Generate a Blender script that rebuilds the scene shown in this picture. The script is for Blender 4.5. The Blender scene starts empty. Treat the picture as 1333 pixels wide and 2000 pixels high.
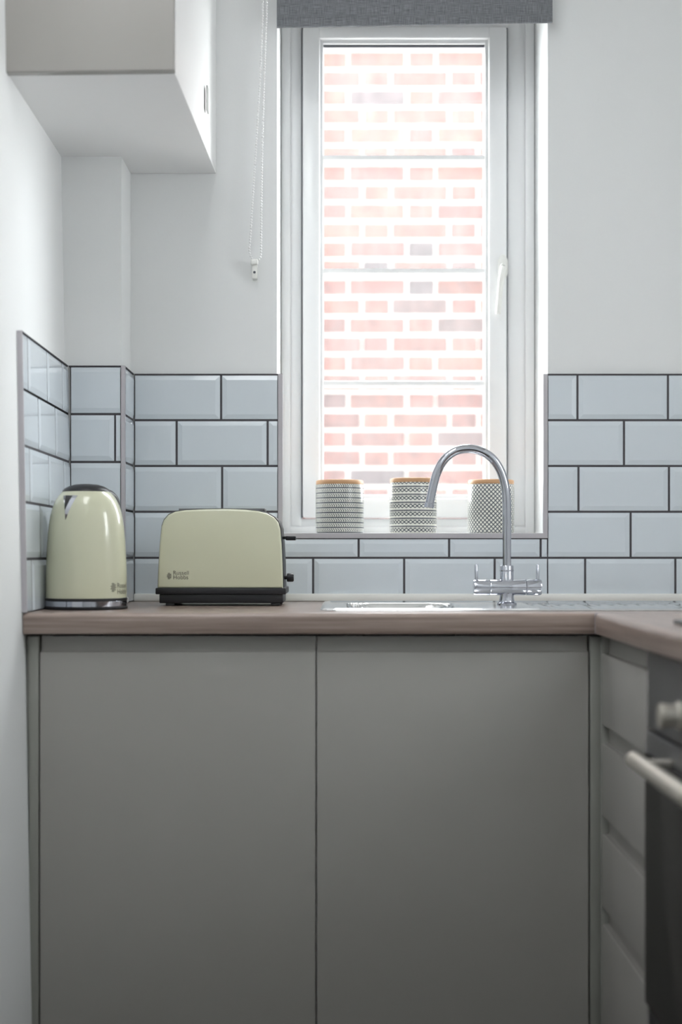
import bpy, bmesh, math, random
from mathutils import Vector, Matrix
random.seed(7)
C = bpy.context.scene.collection
scn = bpy.context.scene
PI = math.pi

# ------------------------------------------------------------------ camera, light, exposure
F, D0, H, CX, HY = 2700.0, 3.078, 1.010, 666.5, 1080.0   # focal px, camera distance to tile face, camera height
cam_d = bpy.data.cameras.new('camera')
cam = bpy.data.objects.new('camera', cam_d); C.objects.link(cam)
cam.location = (0, -D0, H); cam.rotation_euler = (PI/2, 0, 0)
cam_d.sensor_fit = 'VERTICAL'; cam_d.sensor_height = 36; cam_d.lens = F/2000*36
cam_d.shift_y = (HY-1000)/2000; cam_d.clip_start = .05
cam_d.dof.use_dof = True; cam_d.dof.focus_distance = 2.90; cam_d.dof.aperture_fstop = 1.8
scn.camera = cam
scn.view_settings.view_transform = 'Standard'; scn.view_settings.look = 'None'
scn.view_settings.gamma = 1; scn.view_settings.exposure = 0.0
scn.view_settings.use_curve_mapping = False
scn.cycles.use_denoising = True
scn.cycles.max_bounces = 12; scn.cycles.diffuse_bounces = 7; scn.cycles.glossy_bounces = 5
scn.cycles.transparent_max_bounces = 12
scn.cycles.sample_clamp_indirect = 8
SKY = 20
w = bpy.data.worlds.new('sky'); scn.world = w; w.use_nodes = True
bg = w.node_tree.nodes['Background']
bg.inputs[0].default_value = (.96, .975, 1.0, 1); bg.inputs[1].default_value = SKY
SIDE = (-1.10, -.72, 1.25, 1.92)      # unseen side window added for light: y0, y1, z0, z1
HIGH = (-3.40, -2.50, 1.92, 2.50)      # unseen high window added in the left wall for fill light: y0, y1, z0, z1
RY = -3.95                            # rear wall
def portal(name, loc, rot, sx, sy):
    l = bpy.data.lights.new(name, 'AREA'); l.shape = 'RECTANGLE'; l.size = sx; l.size_y = sy
    l.cycles.is_portal = True
    o = bpy.data.objects.new(name, l); C.objects.link(o); o.location = loc; o.rotation_euler = rot
portal('sky_portal_window', (.159, .285, 1.75), (-PI/2, 0, 0), .60, 1.40)
portal('sky_portal_side', (1.27, (SIDE[0]+SIDE[1])/2, (SIDE[2]+SIDE[3])/2), (0, PI/2, 0), SIDE[3]-SIDE[2], SIDE[1]-SIDE[0])

portal('sky_portal_high', (-.83, (HIGH[0]+HIGH[1])/2, (HIGH[2]+HIGH[3])/2), (0, -PI/2, 0), HIGH[3]-HIGH[2], HIGH[1]-HIGH[0])

lp = bpy.data.lights.new('added_fill_light', 'AREA'); lp.shape = 'RECTANGLE'; lp.size = .42; lp.size_y = 1.0; lp.energy = 10  # unseen fill lamp added under the ceiling to brighten front-facing surfaces
lp.color = (.96, .98, 1)
lo = bpy.data.objects.new('added_fill_light', lp); C.objects.link(lo); lo.location = (-.335, -1.50, 2.60)

# ------------------------------------------------------------------ helpers
def at(px, py, d):
    s = (D0-d)/F
    return Vector(((px-CX)*s, -d, H-(py-HY)*s))
def X(px, d): return (px-CX)*(D0-d)/F
def Z(py, d): return H-(py-HY)*(D0-d)/F
def lin(c): return c/12.92 if c <= .04045 else ((c+.055)/1.055)**2.4
def rgb(r, g, b): return (lin(r/255), lin(g/255), lin(b/255), 1)

def mat(name, col=(.8,.8,.8,1), rough=.5, metal=0, spec=.5, coat=0, bump=None, mottled=0):
    m = bpy.data.materials.new(name); m.use_nodes = True
    nt = m.node_tree; b = nt.nodes['Principled BSDF']
    b.inputs['Base Color'].default_value = col; b.inputs['Roughness'].default_value = rough
    b.inputs['Metallic'].default_value = metal; b.inputs['Specular IOR Level'].default_value = spec
    b.inputs['Coat Weight'].default_value = coat; b.inputs['Coat Roughness'].default_value = .05
    if bump or mottled:
        tc = nt.nodes.new('ShaderNodeTexCoord'); nz = nt.nodes.new('ShaderNodeTexNoise')
        nt.links.new(tc.outputs['Object'], nz.inputs['Vector'])
        nz.inputs['Scale'].default_value = bump[0] if bump else 6; nz.inputs['Detail'].default_value = 4
        if bump:
            bp = nt.nodes.new('ShaderNodeBump'); bp.inputs['Strength'].default_value = bump[1]
            bp.inputs['Distance'].default_value = .002
            nt.links.new(nz.outputs['Fac'], bp.inputs['Height']); nt.links.new(bp.outputs[0], b.inputs['Normal'])
        if mottled:
            mx = nt.nodes.new('ShaderNodeMix'); mx.data_type = 'RGBA'
            mx.inputs[6].default_value = tuple(c*(1-mottled) for c in col[:3])+(1,)
            mx.inputs[7].default_value = col
            nt.links.new(nz.outputs['Fac'], mx.inputs[0]); nt.links.new(mx.outputs[2], b.inputs['Base Color'])
    return m

class NX:
    """tiny node expression helper"""
    def __init__(s, nt): s.nt = nt
    def m(s, op, a, b=None, c=None):
        n = s.nt.nodes.new('ShaderNodeMath'); n.operation = op
        for i, v in enumerate((a, b, c)):
            if v is None: continue
            if isinstance(v, (int, float)): n.inputs[i].default_value = v
            else: s.nt.links.new(v, n.inputs[i])
        return n.outputs[0]

def box(bm, x0, x1, y0, y1, z0, z1, bev=0, seg=2):
    r = bmesh.ops.create_cube(bm, size=1)
    vs = r['verts']
    for v in vs:
        v.co = Vector((x0+(v.co.x+.5)*(x1-x0), y0+(v.co.y+.5)*(y1-y0), z0+(v.co.z+.5)*(z1-z0)))
    if bev:
        es = list({e for v in vs for e in v.link_edges})
        bmesh.ops.bevel(bm, geom=es, offset=bev, segments=seg, affect='EDGES', profile=.5)
    return bm
def prism(bm, pts, vec, bev=0, seg=2):
    """closed polygon pts (3-D) extruded by vec"""
    vec = Vector(vec)
    a = [bm.verts.new(p) for p in pts]; b = [bm.verts.new(Vector(p)+vec) for p in pts]
    n = len(pts)
    f1 = bm.faces.new(a); f2 = bm.faces.new(b[::-1])
    for i in range(n): bm.faces.new((a[i], b[i], b[(i+1) % n], a[(i+1) % n]))
    bmesh.ops.recalc_face_normals(bm, faces=list(bm.faces))
    if bev:
        es = set(f1.edges) | set(f2.edges)
        bmesh.ops.bevel(bm, geom=list(es), offset=bev, segments=seg, affect='EDGES', profile=.5)
    return bm
def lathe(bm, prof, c=(0,0,0), n=48, axis='Z', cap=True):
    """prof: list of (radius, height)"""
    c = Vector(c); rings = []
    for r, h in prof:
        ring = []
        if r < 1e-6:
            p = {'Z': Vector((0,0,h)), 'X': Vector((h,0,0)), 'Y': Vector((0,h,0))}[axis]
            ring = [bm.verts.new(c+p)]
        else:
            for i in range(n):
                a = 2*PI*i/n; u, v = r*math.cos(a), r*math.sin(a)
                p = {'Z': Vector((u,v,h)), 'X': Vector((h,u,v)), 'Y': Vector((v,h,u))}[axis]
                ring.append(bm.verts.new(c+p))
        rings.append(ring)
    for a, b in zip(rings, rings[1:]):
        if len(a) == 1 and len(b) == 1: continue
        for i in range(n):
            j = (i+1) % n
            if len(a) == 1: bm.faces.new((a[0], b[j], b[i]))
            elif len(b) == 1: bm.faces.new((a[i], a[j], b[0]))
            else: bm.faces.new((a[i], a[j], b[j], b[i]))
    if cap and len(rings[0]) > 1: bm.faces.new(rings[0][::-1])
    if cap and len(rings[-1]) > 1: bm.faces.new(rings[-1])
    bmesh.ops.recalc_face_normals(bm, faces=list(bm.faces))
    return bm
def tube(bm, pts, r, n=20, cap=True):
    pts = [Vector(p) for p in pts]; rings = []
    up = None
    for i, p in enumerate(pts):
        t = (pts[min(i+1, len(pts)-1)]-pts[max(i-1, 0)]).normalized()
        if up is None:
            up = t.orthogonal().normalized()
        up = (up - t*up.dot(t)).normalized(); s = t.cross(up)
        rr = r[i] if isinstance(r, (list, tuple)) else r
        rings.append([bm.verts.new(p+up*math.cos(2*PI*k/n)*rr+s*math.sin(2*PI*k/n)*rr) for k in range(n)])
    for a, b in zip(rings, rings[1:]):
        for k in range(n): bm.faces.new((a[k], a[(k+1) % n], b[(k+1) % n], b[k]))
    if cap: bm.faces.new(rings[0][::-1]); bm.faces.new(rings[-1])
    bmesh.ops.recalc_face_normals(bm, faces=list(bm.faces))
    return bm
def spline(pts, k=8):
    pts = [Vector(p) for p in pts]; out = []
    P = [pts[0]*2-pts[1]]+pts+[pts[-1]*2-pts[-2]]
    for i in range(1, len(P)-2):
        a, b, c, d = P[i-1:i+3]
        for j in range(k):
            t = j/k
            out.append(.5*((2*b)+(c-a)*t+(2*a-5*b+4*c-d)*t*t+(3*b-a-3*c+d)*t**3))
    out.append(pts[-1]); return out
def link(name, bm, m, parent=None, base=(0,0,0), smooth=35):
    me = bpy.data.meshes.new(name)
    bmesh.ops.translate(bm, verts=bm.verts, vec=-Vector(base))
    bm.to_mesh(me); bm.free()
    for p in me.polygons: p.use_smooth = True
    me.set_sharp_from_angle(angle=math.radians(smooth))
    for x in (m if isinstance(m, (list, tuple)) else [m]): me.materials.append(x)
    o = bpy.data.objects.new(name, me); C.objects.link(o)
    if parent: o.parent = parent
    else: o.location = base
    return o
class Thing:
    def __init__(s, name, base, label=None, cat=None, group=None, kind=None):
        s.base = Vector(base); s.o = bpy.data.objects.new(name, None); C.objects.link(s.o)
        s.o.location = s.base; s.o.empty_display_size = .05
        if label: s.o['label'] = label
        if cat: s.o['category'] = cat
        if group: s.o['group'] = group
        if kind: s.o['kind'] = kind
    def part(s, name, bm, m, parent=None, label=None, smooth=35):
        o = link(name, bm, m, parent or s.o, s.base, smooth)
        if label: o['label'] = label
        return o
def struct(name, bm, m, smooth=35):
    o = link(name, bm, m, None, (0,0,0), smooth); o['kind'] = 'structure'; return o
def single(name, bm, m, base, label, cat, group=None):
    o = link(name, bm, m, None, base); o['label'] = label; o['category'] = cat
    if group: o['group'] = group
    return o
def B(): return bmesh.new()
def text_bm(body, size, origin, place, extrude=.0002):
    """font outline turned into mesh; place(u, v) -> world point"""
    cu = bpy.data.curves.new('lettering', 'FONT'); cu.body = body; cu.size = size; cu.space_character = 1.0
    cu.resolution_u = 3
    o = bpy.data.objects.new('lettering', cu); C.objects.link(o)
    bpy.context.view_layer.update()
    me = bpy.data.meshes.new_from_object(o.evaluated_get(bpy.context.evaluated_depsgraph_get()))
    bpy.data.objects.remove(o); bpy.data.curves.remove(cu)
    bm = bmesh.new(); bm.from_mesh(me); bpy.data.meshes.remove(me)
    for v in bm.verts: v.co = place(origin[0]+v.co.x, origin[1]+v.co.y)
    return bm
def merge(bm, other):
    me = bpy.data.meshes.new('tmp'); other.to_mesh(me); other.free(); bm.from_mesh(me); bpy.data.meshes.remove(me)

# ------------------------------------------------------------------ materials
M = {}
M['paint'] = mat('white_wall_paint', rgb(229,230,230), .6, bump=(180, .05))
M['ceil'] = mat('ceiling_paint', rgb(240,240,238), .8)
M['carcass'] = mat('white_melamine', rgb(234,234,234), .45)
M['tile'] = mat('glazed_tile', rgb(210,217,223), .07, bump=(9, .12))
M['grout'] = mat('dark_grout', rgb(74,72,76), .9)
M['metal_trim'] = mat('grey_edge_trim', rgb(186,182,186), .45, metal=.3)
M['seal'] = mat('cream_sealing_strip', rgb(242,242,238), .4)
M['door'] = mat('gloss_grey_door', rgb(146,143,139), .18)
M['filler'] = mat('matt_grey_panel', rgb(140,140,134), .4)
M['floor'] = mat('floor_boards', rgb(66,58,52), .4, mottled=.3)
M['pvc'] = mat('white_window_plastic', rgb(246,247,248), .25)
M['sill'] = mat('white_gloss_sill', rgb(246,246,245), .2)
M['gasket'] = mat('dark_window_gasket', rgb(85,88,95), .6)
M['chrome'] = mat('chrome', rgb(190,192,200), .06, metal=1)
M['steel'] = mat('brushed_steel', rgb(228,228,228), .16, metal=1, bump=(300, .05))
M['black'] = mat('black_plastic', rgb(20,20,25), .42)
M['black_glass'] = mat('black_oven_glass', rgb(9,9,10), .2, spec=.2)
M['panel_steel'] = mat('dark_steel_panel', rgb(120,120,122), .35, metal=.8)
M['satin'] = mat('satin_nickel', rgb(205,200,190), .35, metal=.7)
M['cream'] = mat('cream_enamel', rgb(198,198,173), .2, coat=.4)
M['ink'] = mat('grey_printed_ink', rgb(95,92,84), .6)
M['white_plastic'] = mat('white_plastic', rgb(236,236,232), .35)
M['bead'] = mat('white_beads', (.92,.92,.92,1), .25)
M['grey_plate'] = mat('grey_plastic', rgb(186,186,184), .5)
M['lidwood'] = mat('bamboo_lid', rgb(205,160,118), .45, mottled=.25)
M['outside_ground'] = mat('paving', rgb(150,146,140), .9, mottled=.3)

def wood(name, axis):
    m = mat(name, rgb(120,105,96), .28); nt = m.node_tree; b = nt.nodes['Principled BSDF']
    tc = nt.nodes.new('ShaderNodeTexCoord'); mp = nt.nodes.new('ShaderNodeMapping')
    nt.links.new(tc.outputs['Object'], mp.inputs[0])
    mp.inputs['Scale'].default_value = (1.5, 45, 70) if axis == 'X' else (45, 1.5, 70)
    nz = nt.nodes.new('ShaderNodeTexNoise'); nz.inputs['Scale'].default_value = 2.2; nz.inputs['Detail'].default_value = 6
    nz.inputs['Roughness'].default_value = .65
    nt.links.new(mp.outputs[0], nz.inputs['Vector'])
    r = nt.nodes.new('ShaderNodeValToRGB'); nt.links.new(nz.outputs['Fac'], r.inputs[0])
    r.color_ramp.elements[0].position = .3; r.color_ramp.elements[0].color = rgb(116,100,92)
    r.color_ramp.elements[1].position = .72; r.color_ramp.elements[1].color = rgb(168,151,142)
    nt.links.new(r.outputs[0], b.inputs['Base Color'])
    return m
M['wood_x'] = wood('grained_laminate_along_sink', 'X'); M['wood_y'] = wood('grained_laminate_along_oven', 'Y')

def fabric():
    m = mat('woven_grey_fabric', rgb(112,114,119), .9); nt = m.node_tree; b = nt.nodes['Principled BSDF']
    tc = nt.nodes.new('ShaderNodeTexCoord'); cols = []
    for sc in ((900, 1, 40), (40, 1, 900)):
        mp = nt.nodes.new('ShaderNodeMapping'); nt.links.new(tc.outputs['Object'], mp.inputs[0]); mp.inputs['Scale'].default_value = sc
        nz = nt.nodes.new('ShaderNodeTexNoise'); nz.inputs['Scale'].default_value = 1; nz.inputs['Detail'].default_value = 2
        nt.links.new(mp.outputs[0], nz.inputs['Vector']); cols.append(nz.outputs['Fac'])
    e = NX(nt); s = e.m('MULTIPLY', e.m('ADD', cols[0], cols[1]), .5)
    r = nt.nodes.new('ShaderNodeValToRGB'); nt.links.new(s, r.inputs[0])
    r.color_ramp.elements[0].position = .35; r.color_ramp.elements[0].color = rgb(84,86,91)
    r.color_ramp.elements[1].position = .65; r.color_ramp.elements[1].color = rgb(140,142,146)
    nt.links.new(r.outputs[0], b.inputs['Base Color'])
    return m
M['fabric'] = fabric()

def glass(name, film):
    m = bpy.data.materials.new(name); m.use_nodes = True; nt = m.node_tree; nt.nodes.clear()
    out = nt.nodes.new('ShaderNodeOutputMaterial'); tr = nt.nodes.new('ShaderNodeBsdfTransparent')
    tr.inputs[0].default_value = (.97, .985, .98, 1)
    gl = nt.nodes.new('ShaderNodeBsdfGlossy'); gl.inputs['Roughness'].default_value = .02
    ge = nt.nodes.new('ShaderNodeNewGeometry'); dt = nt.nodes.new('ShaderNodeVectorMath'); dt.operation = 'DOT_PRODUCT'
    nt.links.new(ge.outputs['Normal'], dt.inputs[0]); nt.links.new(ge.outputs['Incoming'], dt.inputs[1])
    e = NX(nt); cosv = e.m('ABSOLUTE', dt.outputs['Value'])
    fr = e.m('ADD', .035, e.m('MULTIPLY', e.m('POWER', e.m('SUBTRACT', 1, cosv), 5), .9))
    m1 = nt.nodes.new('ShaderNodeMixShader'); nt.links.new(fr, m1.inputs[0])
    nt.links.new(tr.outputs[0], m1.inputs[1]); nt.links.new(gl.outputs[0], m1.inputs[2])
    if film:   # pale film imitating veiling glare, with dust and rain marks streaked in
        tl = nt.nodes.new('ShaderNodeBsdfTranslucent'); tl.inputs[0].default_value = (.95, .95, .95, 1)
        tc = nt.nodes.new('ShaderNodeTexCoord'); mp = nt.nodes.new('ShaderNodeMapping')
        nt.links.new(tc.outputs['Object'], mp.inputs[0]); mp.inputs['Scale'].default_value = (30, 1, 7)
        mp.inputs['Rotation'].default_value = (0, .12, 0)
        nz = nt.nodes.new('ShaderNodeTexNoise'); nz.inputs['Scale'].default_value = 1.3; nz.inputs['Detail'].default_value = 5
        nt.links.new(mp.outputs[0], nz.inputs['Vector'])
        e = NX(nt); k = e.m('ADD', film, e.m('MULTIPLY', e.m('POWER', nz.outputs['Fac'], 3), film*1.6))
        m2 = nt.nodes.new('ShaderNodeMixShader'); nt.links.new(k, m2.inputs[0])
        nt.links.new(m1.outputs[0], m2.inputs[1]); nt.links.new(tl.outputs[0], m2.inputs[2]); m1 = m2
    nt.links.new(m1.outputs[0], out.inputs[0])
    return m
M['glass'] = glass('glare_hazed_dusty_glass', .024)
M['clear_glass'] = glass('clear_window_glass', 0)

def brick_mat():
    m = mat('weathered_brick', (.5,.2,.15,1), .9); nt = m.node_tree; b = nt.nodes['Principled BSDF']
    at_ = nt.nodes.new('ShaderNodeAttribute'); at_.attribute_name = 'tint'
    tc = nt.nodes.new('ShaderNodeTexCoord'); nz = nt.nodes.new('ShaderNodeTexNoise'); nz.inputs['Scale'].default_value = 22
    nz.inputs['Detail'].default_value = 6; nt.links.new(tc.outputs['Object'], nz.inputs['Vector'])
    mx = nt.nodes.new('ShaderNodeMix'); mx.data_type = 'RGBA'; mx.blend_type = 'MULTIPLY'; mx.inputs[0].default_value = 1
    r = nt.nodes.new('ShaderNodeValToRGB'); nt.links.new(nz.outputs['Fac'], r.inputs[0])
    r.color_ramp.elements[0].position = .3; r.color_ramp.elements[0].color = (.55,.5,.52,1)
    r.color_ramp.elements[1].position = .65; r.color_ramp.elements[1].color = (1.15,1.15,1.15,1)
    nt.links.new(at_.outputs['Color'], mx.inputs[6]); nt.links.new(r.outputs[0], mx.inputs[7])
    nt.links.new(mx.outputs[2], b.inputs['Base Color'])
    return m
M['brick'] = brick_mat()
M['mortar'] = mat('pale_mortar', (.29,.277,.255,1), .95, mottled=.15)

# ------------------------------------------------------------------ structure
PAINT = .009      # painted wall sits 9 mm behind the tile faces
def WL(z, d): return -.592+.018*d-.018*(z-1.4)      # painted face of the slightly leaning left wall
CEIL = 2.62
CT = .9025         # worktop height
ST = 1.0545       # window sill height
OX0, OX1, OZ1 = X(541, 0), X(1071.5, 0), 2.46
bm = B()
box(bm, -.85, OX0, PAINT, .30, 0, CEIL); box(bm, OX1, 1.3, PAINT, .30, 0, CEIL)
box(bm, OX0, OX1, PAINT, .30, 0, ST-.012); box(bm, OX0, OX1, PAINT, .30, OZ1, CEIL)
wall_back = struct('wall_back', bm, M['paint'])
bm = B()
hy0, hy1, hz0, hz1 = HIGH
for da, db, za, zb_ in ((-.008, -hy1, 0, CEIL), (-hy0, -RY+.2, 0, CEIL), (-hy1, -hy0, 0, hz0), (-hy1, -hy0, hz1, CEIL)):
    vs = [(WL(z, d), -d, z) for z in (za, zb_) for d in (da, db)]
    q = [bm.verts.new(v) for v in vs]; q2 = [bm.verts.new((-.85, v[1], v[2])) for v in vs]
    bm.faces.new([q[i] for i in (0,1,3,2)]); bm.faces.new([q2[i] for i in (2,3,1,0)])
    for a, b_ in ((0,1),(1,3),(3,2),(2,0)): bm.faces.new((q[a], q[b_], q2[b_], q2[a]))
bmesh.ops.recalc_face_normals(bm, faces=list(bm.faces))
wall_left = struct('wall_left', bm, M['paint'])
y0, y1, z0, z1 = SIDE
bm = B(); RX = 1.065
box(bm, RX, 1.3, RY-.2, y0, 0, CEIL); box(bm, RX, 1.3, y1, .008, 0, CEIL)
box(bm, RX, 1.3, y0, y1, 0, z0); box(bm, RX, 1.3, y0, y1, z1, CEIL)
struct('wall_right', bm, M['paint'])
bm = box(B(), -.85, 1.3, RY-.2, RY, 0, CEIL)
struct('wall_rear', bm, M['paint'])
struct('floor', box(B(), -.85, 1.3, -4.7, .3, -.1, 0), M['floor'])
struct('ceiling', box(B(), -.85, 1.3, -4.7, .3, CEIL, CEIL+.15), M['ceil'])
BD, BXR = .126, X(237, .126)      # pipe boxing: depth and painted right edge
bm = B(); prism(bm, [(WL(1.4,0)-.02, .008, CT+.001), (BXR, .008, CT+.001), (BXR, -BD, CT+.001), (WL(1.4,BD)-.012, -BD, CT+.001)], (0,0,1.8565-CT-.001), 0)
boxing = struct('wall_boxing', bm, M['paint'])

# outdoors: the neighbouring brick wall in Flemish bond, and paving
struct('ground', box(B(), -8, 8, .3, 9, -.35, -.2), M['outside_ground'])
BY, RH, PER = 2.382, .075, .345
bm = B(); tint = bm.loops.layers.color.new('tint')
pal = [tuple(1.25*v for v in c) for c in ((.20,.112,.092), (.19,.104,.088), (.205,.122,.098), (.182,.102,.090), (.193,.114,.100), (.20,.117,.093), (.155,.108,.102), (.128,.100,.104))]
BZ1 = 3.22
k = -21
while 1.309+k*RH < BZ1:
    zc = 1.309+k*RH; off = .3165 if k % 2 == 0 else .1400
    for j in range(-4, 5):
        xc = off+j*PER
        for (c, wd) in ((xc, .104), (xc+PER/2, .221)):
            n0 = len(bm.verts)
            dx = random.uniform(-.002,.002); dz = random.uniform(-.0015,.0015); dy = random.uniform(-.0015,.0015)
            fs = set(bm.faces)
            r = bmesh.ops.create_cube(bm, size=1)
            for v in r['verts']:
                v.co = Vector((c+dx+v.co.x*wd, BY+.05+dy+v.co.y*.1, zc+dz+v.co.z*.0625))
            cc = random.choices(pal, [5,5,4,4,5,4,2,1])[0]; g = random.uniform(.9, 1.1)
            cc = (cc[0]*g, cc[1]*g, cc[2]*g, 1)
            for f in {f for v in r['verts'] for f in v.link_faces}:
                for lp in f.loops: lp[tint] = cc
    k += 1
bw = Thing('wall_outside', (0, BY, -.2), kind='structure')
bw.part('brickwork', bm, M['brick'])
bw.part('mortar', box(B(), -1.30, 1.92, BY+.006, BY+.30, -.3, BZ1-.02), M['mortar'])

# ------------------------------------------------------------------ tiling
G = .0025/2
ZR = [Z(y, 0) for y in (731, 820.5, 910, 999.5, 1089.5)]+[CT+.0006]
SILLT = Z(1051, 0)
def tile(bm, f, a0, a1, z0, z1, bl, br, bt=True, bb=True):
    """one bevelled tile; f(s, z, out) -> world, out = 0 at the face"""
    a0 += G; a1 -= G; z0 += G; z1 -= G
    bv = .0115
    i0 = a0+(bv if bl else .0008); i1 = a1-(bv if br else .0008); j0 = z0+(bv if bb else .0008); j1 = z1-(bv if bt else .0008)
    if i1 <= i0: i0, i1 = a0+.001, a1-.001
    rim = [(a0,z0),(a1,z0),(a1,z1),(a0,z1)]; inn = [(i0,j0),(i1,j0),(i1,j1),(i0,j1)]
    base = [bm.verts.new(f(a, z, -.0088)) for a, z in rim]
    def lv(side): return -.0030 if side else -.0002
    edge = [bm.verts.new(f(a, z, -.0028)) for a, z in rim]
    # cut sides keep full thickness
    for idx, (l, t) in enumerate(((bl, bb), (br, bb), (br, bt), (bl, bt))):
        if not l and not t: edge[idx].co = Vector(f(*rim[idx], -.0005))
    top = [bm.verts.new(f(a, z, 0)) for a, z in inn]
    for i in range(4):
        j = (i+1) % 4
        bm.faces.new((base[i], base[j], edge[j], edge[i])); bm.faces.new((edge[i], edge[j], top[j], top[i]))
    bm.faces.new(top)
def section(name, f, s0, s1, rows, parent, b0=False, b1=False):
    """rows: (z_top, z_bottom, joints)"""
    bm = B(); g = B()
    for zt, zb, joints, bt, bb in rows:
        e = [s0]+[j for j in sorted(joints) if s0+.004 < j < s1-.004]+[s1]
        for i, (a, b_) in enumerate(zip(e, e[1:])):
            tile(bm, f, a, b_, zb, zt, i > 0 or b0, i < len(e)-2 or b1, bt, bb)
    bmesh.ops.recalc_face_normals(bm, faces=list(bm.faces))
    for zt, zb, _j, _t, _b in rows:
        pts = [(s0,zb),(s1,zb),(s1,zt),(s0,zt)]
        a = [g.verts.new(f(s, z, -.0025)) for s, z in pts]; b_ = [g.verts.new(f(s, z, -.0086)) for s, z in pts]
        g.faces.new(a); g.faces.new(b_[::-1])
        for i in range(4): g.faces.new((a[i], b_[i], b_[(i+1) % 4], a[(i+1) % 4]))
    bmesh.ops.remove_doubles(g, verts=g.verts, dist=1e-5)
    bmesh.ops.recalc_face_normals(g, faces=list(g.faces))
    t = link(name, bm, M['tile'], parent, smooth=6); gr = link('grout', g, M['grout'], parent)
    return t
fb = lambda s, z, o: (s, -o, z)
def xs(*p): return [X(q, 0) for q in p]
R = ZR
XS = X(262.5, 0)
TL, TR = X(543.5, 0), X(1070.5, 0)
section('tiling', fb, XS, TL, [
    (R[0], R[1], xs(432), True, True), (R[1], R[2], xs(345, 523), True, True), (R[2], R[3], xs(434), True, True),
    (R[3], R[4], xs(345, 523), True, True), (R[4], R[5], xs(435), True, False)], wall_back)
section('tiling', fb, TL, TR, [
    (SILLT, R[4], xs(701, 878, 1057), True, True), (R[4], R[5], xs(612, 790, 967), True, False)], wall_back)
section('tiling', fb, TR, 1.062, [
    (R[0], R[1], xs(1129, 1306, 1483), True, True), (R[1], R[2], xs(1220, 1397, 1574), True, True), (R[2], R[3], xs(1131, 1308, 1485), True, True),
    (R[3], R[4], xs(1233, 1410, 1587), True, True), (R[4], R[5], xs(1144, 1320.5, 1497), True, False)], wall_back)
BF = BD+.009; BSX = BXR+.009
fbox = lambda s, z, o: (s, -BF-o, z)
section('tiling', fbox, WL(1.2, BF)+.009, BSX-.008, [
    (R[0], R[1], [], True, True), (R[1], R[2], [X(225, BF)], True, True), (R[2], R[3], [], True, True),
    (R[3], R[4], [X(225, BF)], True, True), (R[4], R[5], [], True, False)], boxing)
fside = lambda s, z, o: (BSX+o, -s, z)
section('tiling', fside, .001, BF-.001, [(R[i], R[i+1], [], True, i < 4) for i in range(5)], boxing, b1=False)
fleft = lambda s, z, o: (WL(z, s)+.009+o, -s, z)
section('tiling', fleft, BF, .598, [
    (R[0], R[1], [.20, .362, .542], True, True), (R[1], R[2], [.285, .455], True, True), (R[2], R[3], [.20, .362, .542], True, True),
    (R[3], R[4], [.285, .455], True, True), (R[4], R[5], [.20, .362, .542], True, False)], wall_left)
# metal edge trims
def trimbar(f, s0, s1, z0, z1, o0, o1, parent):
    bm = B(); pts = [f(s, z, o) for o in (o0, o1) for z in (z0, z1) for s in (s0, s1)]
    v = [bm.verts.new(p) for p in pts]
    for q in ((0,1,3,2),(4,6,7,5),(0,4,5,1),(2,3,7,6),(0,2,6,4),(1,5,7,3)): bm.faces.new([v[i] for i in q])
    bmesh.ops.recalc_face_normals(bm, faces=list(bm.faces))
    return link('edge_trim', bm, M['metal_trim'], parent)
ZT = R[0]+.001
trimbar(fb, TL, X(552.5, 0), SILLT, ZT, -.0088, .0006, wall_back)
trimbar(fb, X(1062, 0), TR, SILLT, ZT, -.0088, .0006, wall_back)
trimbar(fb, TL, TR, SILLT, Z(1041.5, 0), -.0088, .0008, wall_back)
trimbar(fbox, BSX-.008, BSX+.0005, CT+.0006, ZT, -.009, .0006, boxing)
trimbar(fleft, .598, .6015, CT+.0006, ZT, -.0088, .0006, wall_left)
# dark line along the top of the tiling
for f, a, b_, p in ((fb, XS, TL, wall_back), (fb, TR, 1.062, wall_back), (fbox, WL(1.4,BF)+.009, BSX, boxing), (fside, 0, BF, boxing), (fleft, BF, .6, wall_left)):
    o = trimbar(f, a, b_, R[0]-.0012, R[0]+.0012, -.0088, -.0004, p); o.data.materials[0] = M['grout']; o.name = 'top_grout_line'
# sealing strip between worktop and tiles
bm = B(); box(bm, BSX, 1.062, -.010, -.0008, CT+.0005, .9195, .002); struct('trim_1', bm, M['seal'])
bm = B(); box(bm, WL(.91,BF)+.012, BSX+.008, -BF-.008, -BF-.0008, CT+.0005, .9165, .002); struct('trim_2', bm, M['seal'])

# ------------------------------------------------------------------ kitchen window
E = .205                         # depth of the frame face behind the tile face
def wx(px, e=E): return X(px, -e)
def wz(py, e=E): return Z(py, -e)
win = Thing('window_1', (.159, E, ST), kind='structure')
fx0, fx1, fz0, fz1 = OX0+.001, OX1-.001, ST+.001, OZ1-.001
def ring(bm, xa, xb, za, zb, wl, wr, wb, wt, ya, yb, bev=.003):
    box(bm, xa, xa+wl, ya, yb, za, zb, bev); box(bm, xb-wr, xb, ya, yb, za, zb, bev)
    box(bm, xa+wl-.002, xb-wr+.002, ya, yb, za, za+wb, bev); box(bm, xa+wl-.002, xb-wr+.002, ya, yb, zb-wt, zb, bev)
sx0, sx1 = wx(590), wx(992)      # sash outer edges
sz0, sz1 = wz(1012), wz(53)
bm = B()
ring(bm, fx0, fx1, fz0, fz1, wx(568)-fx0, fx1-wx(1027), wz(1028)-fz0, .06, E, E+.07, .004)
ring(bm, wx(566), wx(1029), wz(1030), fz1-.05, sx0-wx(566)-.001, wx(1029)-sx1-.001, sz0-wz(1030)-.001, fz1-.05-sz1-.001, E+.012, E+.07, .003)
win.part('outer_frame', bm, M['pvc'])
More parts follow.
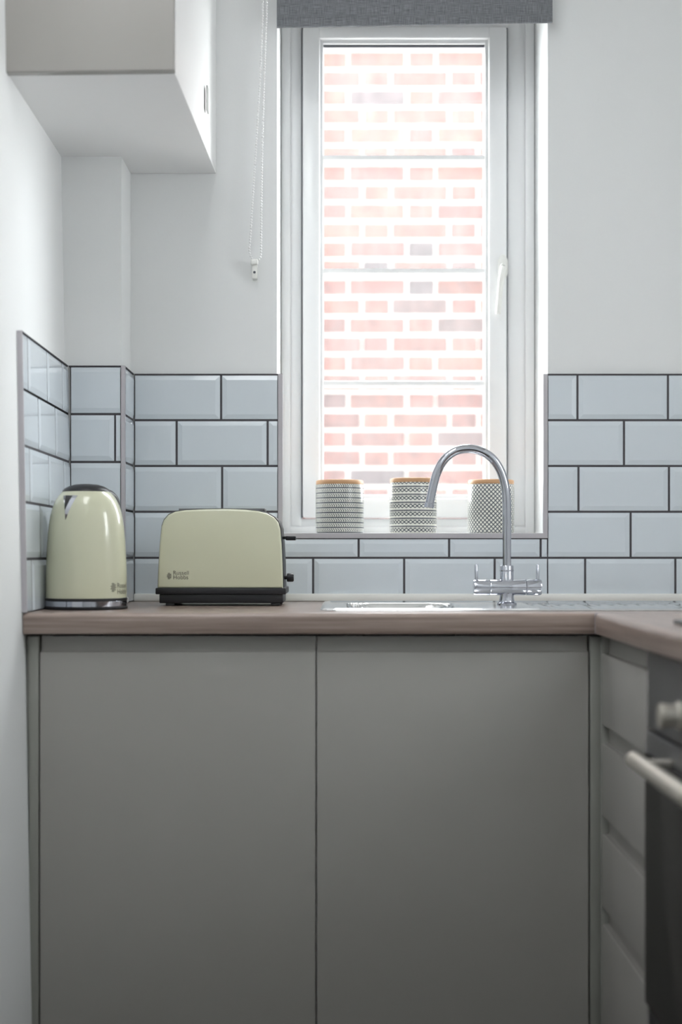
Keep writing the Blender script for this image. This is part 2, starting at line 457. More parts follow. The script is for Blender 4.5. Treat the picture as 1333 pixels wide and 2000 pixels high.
gx0, gx1, gz0, gz1 = wx(632), wx(948), wz(966), wz(84)
bm = B()
ring(bm, sx0+.002, sx1-.002, sz0+.001, sz1-.001, gx0-sx0-.010, sx1-gx1-.010, gz0-sz0-.010, sz1-gz1-.010, E-.006, E+.05, .005)
ring(bm, gx0-.012, gx1+.012, gz0-.012, gz1+.012, .012, .012, .012, .012, E+.004, E+.05, .002)
sash = win.part('sash', bm, M['pvc'])
bm = B()
box(bm, sx0-.0005, sx0+.0025, E+.004, E+.02, sz0, sz1); box(bm, sx1-.0025, sx1+.0005, E+.004, E+.02, sz0, sz1)
box(bm, gx0, gx1, E+.012, E+.02, gz1-.0045, gz1+.0005)
win.part('gasket', bm, M['gasket'], sash)
for py in (305, 527, 747.5):
    bm = B(); zc = wz(py)
    prism(bm, [(gx0, E+.010, zc-.0050), (gx0, E+.010, zc+.0050), (gx0, E+.024, zc+.0075), (gx0, E+.024, zc-.0075)], (gx1-gx0, 0, 0))
    win.part('glazing_bar', bm, M['pvc'], sash)
    bm = B(); box(bm, gx0, gx1, E+.0255+.006, E+.0255+.02, zc-.0075, zc+.0075, .002)
    win.part('glazing_bar', bm, M['pvc'], sash)
win.part('pane', box(B(), gx0-.004, gx1+.004, E+.0245, E+.0305, gz0-.004, gz1+.004), M['glass'], sash, label='window glass with dust, rain streaks and an added glare haze')
# window handle: oval rose with pivot and a lever hanging down
hc = Vector((wx(982), E-.006, wz(525)))
bm = B()
n = 40; pts = []
for i in range(n):
    a = 2*PI*i/n; pts.append((hc.x+.0115*math.cos(a), hc.y, hc.z+.022*math.sin(a)+(.010 if math.sin(a) > 0 else -.006)))
prism(bm, pts, (0, -.009, 0), .003)
hd = win.part('window_handle', bm, M['white_plastic'], None)
bm = B(); lathe(bm, [(.009, 0), (.009, -.014), (.0075, -.017), (0, -.0175)], hc, 28, 'Y')
tube(bm, spline([hc+Vector((0, -.010, 0)), hc+Vector((-.003, -.022, -.012)), hc+Vector((-.008, -.026, -.045)), hc+Vector((-.014, -.025, -.112))]), [.0075]*16+[.0065]*8+[.006], 14)
win.part('lever', bm, M['white_plastic'], hd)
win.part('lock_button', lathe(B(), [(.003, -.0172), (.003, -.0195), (0, -.0198)], hc, 16, 'Y'), M['gasket'], hd)
# window sill board
win.part('window_sill', box(B(), OX0+.001, OX1-.001, .0005, E-.001, ST-.011, ST, .0015), M['sill'])

# side and high windows added out of view to light the room
y0, y1, z0, z1 = SIDE
w2 = Thing('added_window_2', (RX+.1, (y0+y1)/2, z0), kind='structure')
bm = B()
for (a, b_, c, d) in ((y0,y0+.05,z0,z1),(y1-.05,y1,z0,z1),(y0+.05,y1-.05,z0,z0+.05),(y0+.05,y1-.05,z1-.05,z1),((y0+y1)/2-.025,(y0+y1)/2+.025,z0+.05,z1-.05)):
    box(bm, RX+.10, RX+.16, a, b_, c, d, .003)
w2.part('window_frame', bm, M['pvc'])
w2.part('pane', box(B(), RX+.128, RX+.132, y0+.04, y1-.04, z0+.04, z1-.04), M['clear_glass'])
y0, y1, z0, z1 = HIGH
w3 = Thing('added_window_3', (-.76, (y0+y1)/2, z0), kind='structure')
bm = B()
for (a, b_, c, d) in ((y0,y0+.05,z0,z1),(y1-.05,y1,z0,z1),(y0+.05,y1-.05,z0,z0+.05),(y0+.05,y1-.05,z1-.05,z1)):
    box(bm, -.80, -.74, a, b_, c, d, .003)
w3.part('window_frame', bm, M['pvc'])
w3.part('pane', box(B(), -.772, -.768, y0+.04, y1-.04, z0+.04, z1-.04), M['clear_glass'])

# ------------------------------------------------------------------ worktops
CB = .864
def nose(d0, d1):        # profile of a rounded worktop, in (d, z): from the wall edge to the rounded front
    r = .009; pts = [(d0, CB), (d1-.004, CB), (d1-.001, CB+.001), (d1, CB+.004)]
    for i in range(7):
        a = PI/2*i/6; pts.append((d1-r+r*math.cos(a), CT-r+r*math.sin(a)))
    pts.append((d0, CT)); return pts
WF = .600; WX = .456
bm = B()
xl = WL(.89, WF)+.0015
SX0, SX1, SD0, SD1 = -.039, .900, .085, .515    # sink outline
prism(bm, [(xl, -d, z) for d, z in nose(.505, WF)], (WX+.0-xl, 0, 0))
box(bm, WL(.9, .2)+.004, SX0+.02, -.505, -.0005, CB, CT)
box(bm, SX0+.02, SX1-.02, -.10, -.0005, CB, CT); box(bm, SX1-.02, 1.063, -.6, -.0005, CB, CT)
box(bm, WX, SX1-.02, -.6, -.505, CB, CT)
single('worktop', bm, M['wood_x'], (.1, -.3, CB), 'pale grained wood-effect worktop under the window holding the sink, kettle and toaster', 'worktop')
bm = B()
prism(bm, [(WX+(WF-d), -.6015, z) for d, z in nose(0, WF)], (0, -1.9, 0))
single('worktop', bm, M['wood_y'], (.8, -1.2, CB), 'wood-effect worktop running forward on the right above the drawers and oven', 'worktop')
single('worktop_joint_strip', box(B(), WX-.0008, 1.06, -.6013, -.6002, CB+.001, CT+.0004), M['metal_trim'], (.7, -.6, CB),
       'thin metal strip closing the corner joint between the two worktops', 'strip')

# ------------------------------------------------------------------ base cabinets
DF = .580
def jprofile(zb, zl, zt, t=.019):      # (out, z): out = 0 at the front face, negative inward
    return [(-t, zb), (-.0012, zb), (0, zb+.0012), (0, zl-.003), (-.0012, zl-.0008), (-.003, zl), (-.008, zl-.001), (-.0115, zl+.0005), (-.013, zl+.004), (-.013, zt), (-t, zt)]
bc = Thing('base_cabinet', (-.05, -.3, 0), 'wide grey gloss base cabinet with two handleless doors under the sink', 'cabinet')
BX0, BX1 = X(78, DF), X(1150.5, DF)
bm = B()
box(bm, BX0, BX0+.018, -.558, -.03, .12, .860); box(bm, BX1-.018, BX1, -.558, -.03, .12, .860)
box(bm, BX0+.018, BX1-.018, -.558, -.03, .12, .138); box(bm, BX0+.018, BX1-.018, -.558, -.540, .78, .858)
box(bm, -.054, -.036, -.558, -.50, .138, .78)
bc.part('carcass', bm, M['carcass'])
for a, b_, lab in ((BX0, X(616.8, DF), None), (X(619.4, DF), BX1, None)):
    bm = B(); prism(bm, [(a, -(DF+o), z) for o, z in jprofile(.125, Z(1273, DF), .8592)], (b_-a, 0, 0), .0008, 1)
    bc.part('door', bm, M['door'])
bc.part('kickboard', box(B(), BX0, BX1, -.53, -.512, .001, .119), M['filler'])
xw = WL(.86, .56)+.002
bm = B(); box(bm, xw, X(57, DF), -.572, -.553, .001, .8595, .001); box(bm, X(57, DF), BX0-.0025, -.580, -.553, .001, .8595, .001)
single('filler_panel', bm, M['filler'], (BX0-.015, -.57, 0), 'narrow upright grey filler panel between the left wall and the left cabinet door', 'panel')
bm = B(); box(bm, BX1+.0028, .4695, -.580, -.553, .001, .8595, .001)
box(bm, .4695, .492, -.5885, -.553, .001, .8595, .001)
single('filler_panel', bm, M['filler'], (.46, -.57, 0), 'narrow upright grey corner post between the right cabinet door and the drawers', 'panel')

DX = .470
dc = Thing('drawer_cabinet', (.75, -.775, 0), 'grey handleless cabinet with a stack of four drawers beside the oven', 'cabinet')
bm = B(); d0, d1 = .590, .9590
box(bm, DX+.022, 1.05, -.608, -d0, .12, .860); box(bm, DX+.022, 1.05, -d1, -d1+.018, .12, .860)
box(bm, DX+.022, 1.05, -d1+.018, -.608, .12, .138); box(bm, 1.03, 1.05, -d1+.018, -.608, .138, .860)
dc.part('carcass', bm, M['carcass'])
lips = [.829, .668, .505, .343]; bots = [.701, .537, .374, .150]; tops = [.8592, .699, .535, .372]
for zl, zb, zt in zip(lips, bots, tops):
    bm = B(); prism(bm, [(DX-o, -d0, z) for o, z in jprofile(zb, zl, zt)], (0, -(d1-d0), 0), .0008, 1)
    dc.part('drawer', bm, M['door'])
dc.part('kickboard', box(B(), DX+.06, DX+.078, -d1, -d0, .001, .119), M['filler'])

# ------------------------------------------------------------------ oven and hob
ov = Thing('built_in_oven', (.75, -1.26, .1), 'black built-in oven with steel control panel at the right edge', 'oven')
o0, o1 = .9625, 1.5575
ov.part('oven_body', box(B(), DX+.022, 1.04, -o1+.01, -o0-.01, .285, .855), M['black'])
ov.part('control_panel', box(B(), DX, DX+.021, -o1, -o0, .744, .8585, .0015), M['panel_steel'])
kn = []
for dk in (1.166, 1.39):
    bm = B(); lathe(bm, [(.0195, 0), (.0195, -.004), (.0165, -.006), (.0155, -.012), (.0175, -.026), (.0168, -.0295), (0, -.030)], (DX-.0002, -dk, .785), 36, 'X')
    ov.part('knob', bm, M['satin'])
dr = ov.part('oven_door', box(B(), DX-.002, DX+.019, -o1, -o0, .322, .738, .0015), M['panel_steel'])
ov.part('door_glass', box(B(), DX-.005, DX-.0022, -o1+.001, -o0-.001, .324, .706, .001), M['black_glass'], dr)
bm = B(); tube(bm, [(DX-.047, -1.077, .711), (DX-.047, -1.079, .711), (DX-.047, -1.50, .711), (DX-.047, -1.502, .711)], [.0105, .012, .012, .0105], 24)
for yy in (-1.125, -1.455): box(bm, DX-.047, DX-.0022, yy-.008, yy+.008, .7065, .7175, .002)
ov.part('handle', bm, M['satin'], dr)
ov.part('lower_panel', box(B(), DX, DX+.018, -o1, -o0, .125, .3175, .001), M['black'])
ov.part('kickboard', box(B(), DX+.06, DX+.078, -o1, -o0, .001, .119), M['filler'])
hb = Thing('hob', (.75, -1.26, CT), 'flat black hob set into the right worktop above the oven, only its edge in view', 'hob')
hb.part('glass_plate', box(B(), .503, 1.00, -1.565, -.985, CT+.0005, CT+.0065, .002), M['black_glass'])
for hx, hy, r in ((.62,-1.13,.075),(.62,-1.42,.09),(.87,-1.13,.09),(.87,-1.42,.075)):
    bm = B(); lathe(bm, [(r, .0066+CT), (r, .0070+CT), (r-.002, .0070+CT), (r-.002, .0066+CT)], (hx, hy, 0), 48, cap=False)
    hb.part('cooking_zone_marking', bm, M['ink'])

# ------------------------------------------------------------------ wall cabinet, upper left
UZ = 1.857; UF = .650
wc = Thing('wall_cabinet', (-.43, -.3, UZ), 'white wall cabinet with grey front mounted high on the left wall', 'cabinet')
bm = B()
xl_ = WL(UZ, .3)+.003; xr = X(422, 0)
xfr = X(340, UF)
top = 2.55
def quadbox(bm, corners, z0s, z1):
    a = [bm.verts.new((x, y, z)) for (x, y), z in zip(corners, z0s)]; b_ = [bm.verts.new((x, y, z1)) for x, y in corners]
    bm.faces.new(a[::-1]); bm.faces.new(b_)
    for i in range(4): bm.faces.new((a[i], a[(i+1) % 4], b_[(i+1) % 4], b_[i]))
    bmesh.ops.recalc_face_normals(bm, faces=list(bm.faces))
quadbox(bm, [(WL(2.5, 0)+.003, .0075), (xr, .0075), (xfr, -UF+.020), (WL(2.5, UF)+.004, -UF+.020)], [UZ, UZ, UZ+.001, UZ-.002], top)
bmesh.ops.bevel(bm, geom=list(bm.edges), offset=.001, segments=1, affect='EDGES')
wc.part('carcass', bm, M['carcass'])
bm = B(); quadbox(bm, [(WL(2.5, UF)+.003, -UF+.0198), (xfr+.0002, -UF+.0198), (xfr, -UF), (WL(2.5, UF)+.003, -UF)], [UZ-.003, UZ+.001, UZ+.001, UZ-.003], top)
bmesh.ops.bevel(bm, geom=list(bm.edges), offset=.0012, segments=2, affect='EDGES')
wc.part('door', bm, M['door'])
wc.part('vent_plate', box(B(), -.2795, -.2765, -.212, -.186, 1.928, 1.980, .0008), M['grey_plate'], label='small grey upright plate on the white side')

# ------------------------------------------------------------------ sink
sk = Thing('sink', (.43, -.34, CT), 'stainless steel inset sink with drainer set in the worktop below the window', 'sink')
bm = B()
NXg, NYg = 190, 90
def sdf_rr(x, y, x0, x1, y0, y1, r):
    cx_, cy_ = (x0+x1)/2, (y0+y1)/2; hx, hy = (x1-x0)/2-r, (y1-y0)/2-r
    qx, qy = abs(x-cx_)-hx, abs(y-cy_)-hy
    return math.hypot(max(qx,0), max(qy,0))+min(max(qx,qy),0)-r
def sm(a, b_, t):
    t = max(0, min(1, (t-a)/(b_-a))); return t*t*(3-2*t)
grid = []
for j in range(NYg+1):
    row = []
    for i in range(NXg+1):
        x = SX0+(SX1-SX0)*i/NXg; d = SD0+(SD1-SD0)*j/NYg
        so = -sdf_rr(x, d, SX0, SX1, SD0, SD1, .03)           # inside distance
        # pull corner vertices inside the rounded outline
        if so < 0:
            ccx = min(max(x, SX0+.03), SX1-.03); ccd = min(max(d, SD0+.03), SD1-.03)
            vx, vd = x-ccx, d-ccd; L = math.hypot(vx, vd); x, d = ccx+vx/L*.03, ccd+vd/L*.03; so = 0
        z = CT+.0008+.0035*sm(0, .006, so)-.0022*sm(.012, .020, so)
        sb = -sdf_rr(x, d, .01, .235, .15, .475, .06)
        z -= .15*sm(0, .035, sb)
        dg = -sdf_rr(x, d, .38, .87, .14, .47, .02)
        if dg > 0: z -= .004*sm(0, .012, dg)*(1+.4*math.sin(x*2*PI/.028))
        row.append(bm.verts.new((x, -d, z)))
    grid.append(row)
for j in range(NYg):
    for i in range(NXg):
        try: bm.faces.new((grid[j][i], grid[j][i+1], grid[j+1][i+1], grid[j+1][i]))
        except ValueError: pass
bmesh.ops.recalc_face_normals(bm, faces=list(bm.faces))
sk.part('basin', bm, M['steel'], smooth=60)
sk.part('waste_plug', lathe(B(), [(.035, CT-.1488), (.035, CT-.146), (.02, CT-.145), (0, CT-.145)], (.12, -.31, 0), 32), M['chrome'])

# ------------------------------------------------------------------ tap
TD = .260
tb = at(990.5, 1183, TD); TX, TZ0 = tb.x, CT+.0022
def tp(px, py): return at(px, py, TD)
S = (D0-TD)/F
tap = Thing('mixer_tap', (TX, -TD, TZ0), 'tall chrome swan-neck mixer tap with two lever handles behind the sink', 'tap')
zb = Z(1147, TD)
bm = B()
lathe(bm, [(.0205, TZ0), (.0205, TZ0+.003), (.0165, TZ0+.006), (.0145, TZ0+.014), (.0145, zb-.012), (.0145, zb+.008), (.0150, zb+.014), (.0138, zb+.017), (.0138, Z(1106, TD)), (.0128, Z(1104.5, TD)), (0, Z(1104.5, TD))], (TX, -TD, 0), 40)
# cross body: thick in the middle, stepped to the valve ends
rr = .0163
lathe(bm, [(0, X(958, TD)-TX), (rr*.97, X(958, TD)-TX), (rr, X(960, TD)-TX), (rr, X(975, TD)-TX), (.0185, 0), (rr, X(1006, TD)-TX), (rr, X(1025, TD)-TX), (rr*.97, X(1027, TD)-TX), (0, X(1027, TD)-TX)], (TX, -TD, zb), 40, 'X')
tap.part('tap_body', bm, M['chrome'])
tap.part('collar', lathe(B(), [(.0138, Z(1116, TD)), (.0148, Z(1115.4, TD)), (.0148, Z(1113.4, TD)), (.0138, Z(1113, TD))], (TX, -TD, 0), 40), M['chrome'])
path = [tp(990.5, 1105), tp(990.5, 1060), tp(990.5, 1010), tp(990, 975), tp(986, 943), tp(976, 915), tp(958.5, 892), tp(935, 879.5), tp(911, 876.5), tp(888, 882), tp(868, 898), tp(854.5, 922), tp(846.5, 950), tp(838.5, 988)]
sp = tap.part('spout', tube(B(), spline(path, 8), .0090, 28), M['chrome'])
e0, e1 = tp(839.5, 983), tp(838, 991.5)
tap.part('aerator', tube(B(), [e0, e0+(e1-e0)*.1, e1], [.0092, .0100, .0100], 28), M['chrome'], sp)
for pa, pb, lx in ((957, 925.5, 931), (1028, 1057.5, 1051)):
    a, b_ = X(pa, TD), X(pb, TD); s = 1 if b_ > a else -1
    bm = B(); lathe(bm, [(0, 0), (rr, 0), (rr, abs(b_-a)*.9*s), (rr*.93, abs(b_-a)*s), (0, abs(b_-a)*s)], (a, -TD, zb), 36, 'X')
    hnd = tap.part('valve_handle', bm, M['chrome'])
    bm = B(); lx = X(lx, TD)
    tube(bm, [(lx, -TD, zb+rr-.004), (lx, -TD, Z(1104, TD)), (lx, -TD, Z(1102.5, TD))], [.0032, .0034, .0024], 16)
    tap.part('lever', bm, M['chrome'], hnd)

# ------------------------------------------------------------------ kettle
KD = .420; kc = at(169, 1187, KD); KX = kc.x; KS = (D0-KD)/F
kt = Thing('kettle', (KX, -KD, CT), 'cream electric kettle with black lid in the left corner', 'kettle')
def kz(py): return CT+(1188.5-py)*KS
def kr(px): return px*KS
kt.part('power_base', lathe(B(), [(kr(76), CT+.0005), (kr(79.5), CT+.001), (kr(80), kz(1184)), (kr(78), kz(1183)), (0, kz(1183))], (KX, -KD, 0), 72), M['black'])
kt.part('chrome_band', lathe(B(), [(kr(78), kz(1183)), (kr(78.8), kz(1182)), (kr(78.8), kz(1172)), (kr(78), kz(1171))], (KX, -KD, 0), 72), M['chrome'])
kt.part('base_ring', lathe(B(), [(kr(77), kz(1171.4)), (kr(79), kz(1171)), (kr(79), kz(1167)), (kr(77.5), kz(1166))], (KX, -KD, 0), 72), M['black'])
prof = [(77.5,1166.5),(78,1165),(78.2,1150),(78,1120),(77,1090),(75.3,1060),(73,1033),(69.5,1008),(65,991),(59,976.5),(53,967.5),(48.5,962.5),(46.5,960.5),(44,960)]
body = kt.part('body', lathe(B(), [(kr(a), kz(b_)) for a, b_ in spline([(a, b_, 0) for a, b_ in prof], 3) for a, b_ in ((a, b_),)] if False else [(kr(v.x), kz(v.y)) for v in spline([(a, b_, 0) for a, b_ in prof], 3)], (KX, -KD, 0), 96), M['cream'])
kt.part('lid', lathe(B(), [(kr(46.5), kz(960.6)), (kr(46), kz(958)), (kr(42), kz(954)), (kr(34), kz(949.5)), (kr(22), kz(946)), (kr(8), kz(944.8)), (0, kz(944.7))], (KX, -KD, 0), 64), M['black'])
# spout: V-shaped beak facing front-left
ang = math.radians(-23)
def kpol(rad, a, z): return Vector((KX+rad*math.sin(a), -KD-rad*math.cos(a), z))
def spout_bm(half, ztop, ztip, proj, inner=0):
    bm = B(); N = 10; rows = []
    def rad_at(z):
        py = 1188.5-(z-CT)/KS; pr = sorted(prof, key=lambda t: t[1])
        for (r1, y1_), (r2, y2_) in zip(pr, pr[1:]):
            if y1_ <= py <= y2_: return kr(r1+(r2-r1)*(py-y1_)/(y2_-y1_))
        return kr(70)
    for i in range(N+1):
        t = i/N; z = ztop+(ztip-ztop)*t; hw = half*(1-t)+.0006; R0 = rad_at(z)-.001
        out = R0+.0025+proj*(1-t)
        rows.append([kpol(R0, ang-hw/R0*1.0, z), kpol(out, ang, z), kpol(R0, ang+hw/R0, z)])
    vs_ = [[bm.verts.new(p) for p in r] for r in rows]
    for a, b_ in zip(vs_, vs_[1:]):
        for j in range(2): bm.faces.new((a[j], a[j+1], b_[j+1], b_[j]))
    bm.faces.new(vs_[0]); bm.faces.new(vs_[-1])
    bmesh.ops.recalc_face_normals(bm, faces=list(bm.faces)); return bm
spt = kt.part('spout', spout_bm(.0160, kz(969), kz(1016), .012), M['chrome'], label='bright metal V-shaped spout')
kt.part('spout_filter', spout_bm(.0118, kz(969.5), kz(1008), .0175), M['black'], spt)
kt.part('spout_edge', spout_bm(.0030, kz(970), kz(1000), .0215), M['chrome'], spt)
# handle behind
a2 = ang+PI
hp = [kpol(kr(50), a2, kz(966)), kpol(kr(78), a2, kz(962)), kpol(kr(104), a2, kz(980)), kpol(kr(112), a2, kz(1030)), kpol(kr(112), a2, kz(1100)), kpol(kr(98), a2, kz(1140)), kpol(kr(76), a2, kz(1148))]
kt.part('handle', tube(B(), spline(hp, 6), .010, 16), M['black'])
# lettering on the curved body
def onk(u, v):
    a = math.radians(58)+u/kr(78.2); return kpol(kr(78.2)+.0004, a, kz(1148)+v)
bm = text_bm('Russell', .0135, (.0, .0015), onk); merge(bm, text_bm('Hobbs', .0135, (.0, -.0100), onk))
kt.part('lettering', bm, M['ink'], body)
def emblem(place, cx_, cz_, r):
    bm = B()
    for k in range(7):
        t = (k-3)/3.5; hw = r*math.sqrt(max(.05, 1-t*t))*.72; z = cz_+t*r
        sh = (.12*r if k % 2 else -.12*r)
        q = [place(cx_-hw+sh+ (2*hw)*i/4, z+s*r*.085) for s in (-1,) for i in range(5)]+[place(cx_+hw+sh-(2*hw)*i/4, z+r*.085) for i in range(5)]
        bm.faces.new([bm.verts.new(p) for p in q])
    return bm
kt.part('emblem', emblem(onk, -.0095, .0025, .0085), M['ink'], body)

# ------------------------------------------------------------------ toaster
TFD = .280; TS = (D0-TFD)/F; tcx = X(431, TFD)
ts = Thing('toaster', (tcx, -TFD+.08, CT), 'cream two-slice toaster with black base between the kettle and sink', 'toaster')
def tq(px, py, d=TFD): 
    return Vector((X(px, TFD), -d, CT+(1183-py)*TS))
outline = [(307.5,1148),(309,1110),(312,1060),(315.5,1027),(320,1015),(329,1004.5),(342,998.5),(362,995.5),(400,993.6),(440,993),(480,994.5),(505,997.5),(522,1002),(535,1009.5),(543.5,1019),(547.5,1032),(550,1060),(552,1100),(553,1148)]
def tprof(d, g=0, bot=1148):
    c = (431, 1070); out = []
    for x, y in outline:
        x2 = x+(g if x > c[0]+60 else (-g if x < c[0]-60 else 0)); y2 = y-(g if y < 1040 else 0)
        out.append(tq(x2, min(y2, bot), d))
    return out
TB = TFD-.150
bm = B(); prism(bm, tprof(TFD, 0), (0, .030, 0), .0045, 3)
tbody = ts.part('front_shell', bm, M['cream'])
bm = B(); prism(bm, tprof(TFD-.012, 1.6), (0, .126, 0), .002, 2)
ts.part('side_casing', bm, M['black'])
bm = B(); prism(bm, tprof(TB+.014, 0), (0, .015, 0), .0045, 3)
ts.part('rear_shell', bm, M['cream'])
for dd in (TFD-.052, TFD-.096):
    a = tq(345, 992, dd); b_ = tq(515, 992, dd)
    bm = B(); box(bm, a.x, b_.x, a.y-.013, a.y+.013, a.z-.004, a.z+.0009, .0005)
    ts.part('bread_slot', bm, M['panel_steel'])
bm = B()
l, r_ = tq(304, 1150).x, tq(559, 1150).x
box(bm, l, r_, -TFD-.003, -TB+.003, tq(0, 1160).z, tq(0, 1147.5).z, .002)
box(bm, tq(311,0).x, tq(553,0).x, -TFD+.002, -TB-.002, tq(0, 1177.5).z, tq(0, 1159.5).z, .002)
bs = ts.part('base', bm, M['black'])
for px in (332, 538):
    for dd in (TFD-.012, TB+.012):
        c = tq(px, 0, dd); bm = B(); box(bm, c.x-.009, c.x+.009, c.y-.008, c.y+.008, CT+.0003, tq(0, 1177).z, .0015)
        ts.part('foot', bm, M['black'], bs)
bm = B(); c0 = tq(552, 1049, TFD-.045)
box(bm, c0.x-.002, c0.x+.010, c0.y-.006, c0.y+.006, c0.z-.0030, c0.z+.0030, .001)
box(bm, c0.x+.005, c0.x+.026, c0.y-.016, c0.y+.016, c0.z-.0055, c0.z+.0035, .0022)
ts.part('lever', bm, M['black'])
bm = B(); c0 = tq(553, 1128, TFD-.045)
lathe(bm, [(.004, 0), (.004, .008), (.0082, .0085), (.0088, .011), (.0088, .020), (.0072, .0225), (0, .0225)], (c0.x-.002, c0.y, c0.z), 28, 'X')
ts.part('browning_knob', bm, M['black'])
def ont(u, v): return Vector((tq(338, 0).x+u, -TFD-.0004, tq(0, 1131).z+v))
bm = text_bm('Russell', .0118, (0, .0095), ont); merge(bm, text_bm('Hobbs', .0118, (0, .0005), ont))
ts.part('lettering', bm, M['ink'], tbody)
ts.part('emblem', emblem(ont, -.0075, .0070, .0065), M['ink'], tbody)

# ------------------------------------------------------------------ canisters on the sill
def jar_mat(kind):
    m = mat('patterned_ceramic_'+kind, (1,1,1,1), .25); nt = m.node_tree; b = nt.nodes['Principled BSDF']; e = NX(nt)
    tc = nt.nodes.new('ShaderNodeTexCoord'); sp_ = nt.nodes.new('ShaderNodeSeparateXYZ'); nt.links.new(tc.outputs['Object'], sp_.inputs[0])
    x, y, z = sp_.outputs; R_ = .055
    u = e.m('MULTIPLY', e.m('ARCTAN2', y, x), R_)
    zz = e.m('ADD', z, 0)
    def fr(v): return e.m('FRACT', v)
    def tri(v): return e.m('MULTIPLY', e.m('ABSOLUTE', e.m('SUBTRACT', fr(v), .5)), 2)    # 1..0..1
    if kind == 'chevron':
        p = .0112; v = fr(e.m('DIVIDE', zz, p))
        line = e.m('LESS_THAN', v, .27)
        st = fr(e.m('ADD', e.m('DIVIDE', u, .0052), e.m('MULTIPLY', tri(e.m('DIVIDE', zz, p)), .9)))
        chev = e.m('MULTIPLY', e.m('LESS_THAN', st, .48), e.m('MULTIPLY', e.m('GREATER_THAN', v, .32), e.m('LESS_THAN', v, .92)))
        f = e.m('MAXIMUM', e.m('MULTIPLY', line, 1.0), chev)
    elif kind == 'zigzag':
        p = .0180; v = fr(e.m('DIVIDE', zz, p))
        zg = tri(e.m('DIVIDE', u, .0100))
        d1_ = e.m('ABSOLUTE', e.m('SUBTRACT', v, e.m('ADD', .18, e.m('MULTIPLY', zg, .20))))
        d2_ = e.m('ABSOLUTE', e.m('SUBTRACT', v, e.m('SUBTRACT', .62, e.m('MULTIPLY', zg, .20))))
        d3_ = e.m('ABSOLUTE', e.m('SUBTRACT', v, .86))
        sm_ = e.m('MULTIPLY', e.m('LESS_THAN', e.m('ABSOLUTE', e.m('SUBTRACT', v, .72)), .045), e.m('LESS_THAN', fr(e.m('DIVIDE', u, .0039)), .5))
        f = e.m('MAXIMUM', e.m('MAXIMUM', e.m('LESS_THAN', d1_, .07), e.m('LESS_THAN', d2_, .07)), e.m('MAXIMUM', e.m('LESS_THAN', d3_, .07), sm_))
    else:
        p = .0098; a = fr(e.m('ADD', e.m('DIVIDE', u, p), e.m('DIVIDE', zz, p))); c = fr(e.m('SUBTRACT', e.m('DIVIDE', u, p), e.m('DIVIDE', zz, p)))
        f = e.m('MAXIMUM', e.m('LESS_THAN', a, .29), e.m('LESS_THAN', c, .29))
    mx = nt.nodes.new('ShaderNodeMix'); mx.data_type = 'RGBA'
    mx.inputs[6].default_value = rgb(236,235,226); mx.inputs[7].default_value = rgb(66,73,84)
    nt.links.new(f, mx.inputs[0]); nt.links.new(mx.outputs[2], b.inputs['Base Color'])
    return m
JD = -.088; JS = (D0-JD)/F
jars = [('chevron', 664, 94, 938.5, 'canister with rows of fine chevrons, leftmost of the three on the windowsill'),
        ('zigzag', 807.5, 92, 935, 'canister with bold zigzag and diamond bands, behind the tap spout on the sill'),
        ('lattice', 959.5, 91, 938, 'canister with a diamond lattice pattern, behind the upright of the tap')]
for kind, px, wpx, ytop, lab in jars:
    cx_ = X(px, JD); r = wpx/2*JS; ht = Z(ytop, JD)-ST
    j = Thing('canister', (cx_, -JD, ST+.0003), lab, 'canister', 'patterned canisters on the windowsill')
    hl = ht-.0105
    z = ST+.0004
    bm = B(); lathe(bm, [(r-.006, z), (r-.002, z+.0008), (r, z+.004), (r, z+hl-.002), (r-.001, z+hl), (r-.005, z+hl)], (cx_, -JD, 0), 72)
    j.part('jar', bm, jar_mat(kind))
    bm = B(); lathe(bm, [(r-.006, z+hl), (r-.0012, z+hl+.0002), (r-.0008, z+hl+.0012), (r-.0008, z+ht-.003), (r-.002, z+ht-.001), (r-.005, z+ht), (0, z+ht)], (cx_, -JD, 0), 72)
    j.part('lid', bm, M['lidwood'])

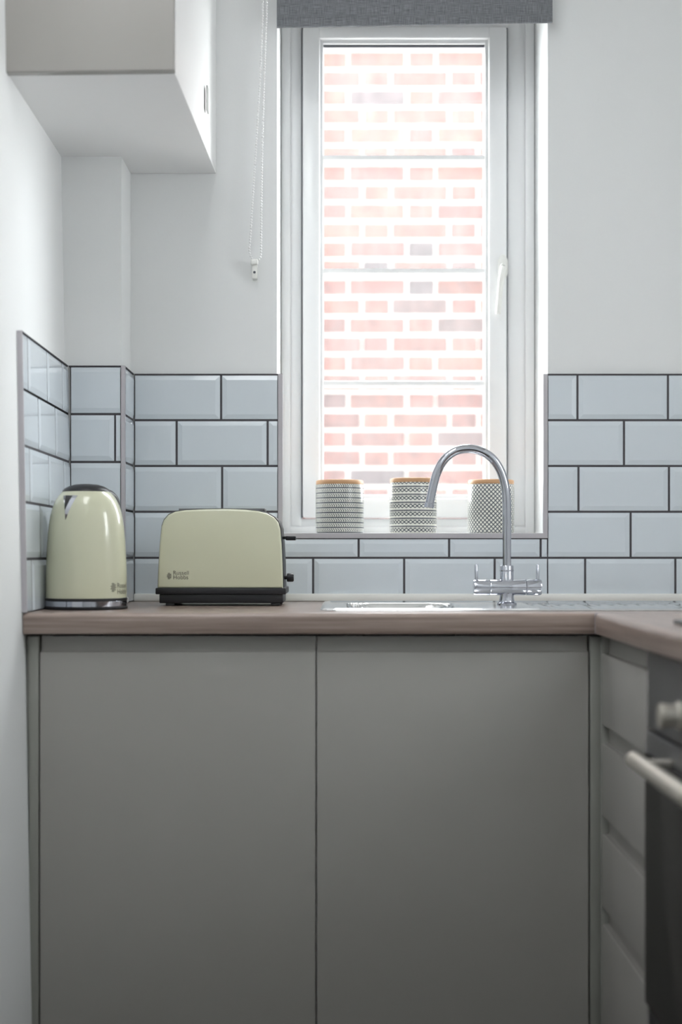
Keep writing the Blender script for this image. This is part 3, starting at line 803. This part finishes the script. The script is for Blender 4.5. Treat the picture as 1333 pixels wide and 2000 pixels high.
# ------------------------------------------------------------------ roller blind with bead chain, chain clip
RD = .030
rb = Thing('roller_blind', (.16, -RD, 2.17), 'dark grey woven roller blind pulled up at the top of the window', 'blind')
bl0, bl1 = at(541, 55, RD), at(1080, 45, RD)
dzr = bl1.z-bl0.z
bm = B()
v = [(bl0.x, -RD, bl0.z+.018), (bl1.x, -RD, bl1.z+.018), (bl1.x, -RD, 2.42), (bl0.x, -RD, 2.42)]
prism(bm, v, (0, .0012, 0))
rb.part('fabric', bm, M['fabric'])
bm = B()
hp_ = [(bl0.x, -RD-.003, bl0.z+.001), (bl1.x, -RD-.003, bl1.z+.001), (bl1.x, -RD-.003, bl1.z+.022), (bl0.x, -RD-.003, bl0.z+.022)]
prism(bm, hp_, (0, .008, 0), .002, 2)
rb.part('hem_bar', bm, M['fabric'])
rb.part('roller', lathe(B(), [(.019, bl0.x-.004), (.019, bl1.x+.004)], (0, -RD+.012, 2.44), 32, 'X'), M['white_plastic'])
rb_x0, rb_x1 = bl0.x-.026, bl1.x+.022
for xx in (rb_x0, rb_x1-.018): rb.part('bracket', box(B(), xx, xx+.018, -RD-.012, .0085, 2.405, 2.475, .003), M['white_plastic'])
CDp = .018
left = [at(514.5, -210, CDp), at(514, 0, CDp), at(509, 140, CDp), at(501, 280, CDp), at(494, 390, CDp), at(489.5, 462, CDp), at(487.5, 485, CDp), at(490, 500, CDp), at(496, 509, CDp)]
right = [at(499, 509.5, CDp), at(507, 506, CDp), at(510, 495, CDp), at(510.5, 460, CDp), at(511.5, 360, CDp), at(515, 200, CDp), at(519, 80, CDp), at(521.5, 0, CDp), at(523, -210, CDp)]
pth = spline(left+right, 30)
bm = B(); acc = 0; last = pth[0]; step = .0062
tube(bm, pth[::6]+[pth[-1]], .0006, 6)
ico = B(); bmesh.ops.create_icosphere(ico, subdivisions=1, radius=.0026)
iv = [v.co.copy() for v in ico.verts]; ifc = [[v.index for v in f.verts] for f in ico.faces]; ico.free()
nxt = 0
for a, b_ in zip(pth, pth[1:]):
    L = (b_-a).length
    while nxt <= acc+L:
        p = a+(b_-a)*((nxt-acc)/L)
        vv = [bm.verts.new(p+c) for c in iv]
        for f in ifc: bm.faces.new([vv[i] for i in f])
        nxt += step
    acc += L
rb.part('bead_chain', bm, M['bead'], smooth=180)
c = at(498, 528, 0)
cl = Thing('chain_clip', (c.x, .009, c.z-.02), 'small clear white plastic clip on the wall holding the blind chain', 'clip')
bm = B(); box(bm, c.x-.0060, c.x+.0060, -.012, .0088, Z(546, 0), Z(512, 0), .003, 3)
box(bm, c.x-.0085, c.x+.0085, -.020, -.010, Z(520, 0), Z(509, 0), .003, 3)
cl.part('clip_body', bm, M['white_plastic'])
cl.part('screw', lathe(B(), [(.0028, -.0118), (.0028, -.0132), (0, -.0136)], (c.x, 0, Z(534, 0)), 16, 'Y'), M['gasket'])
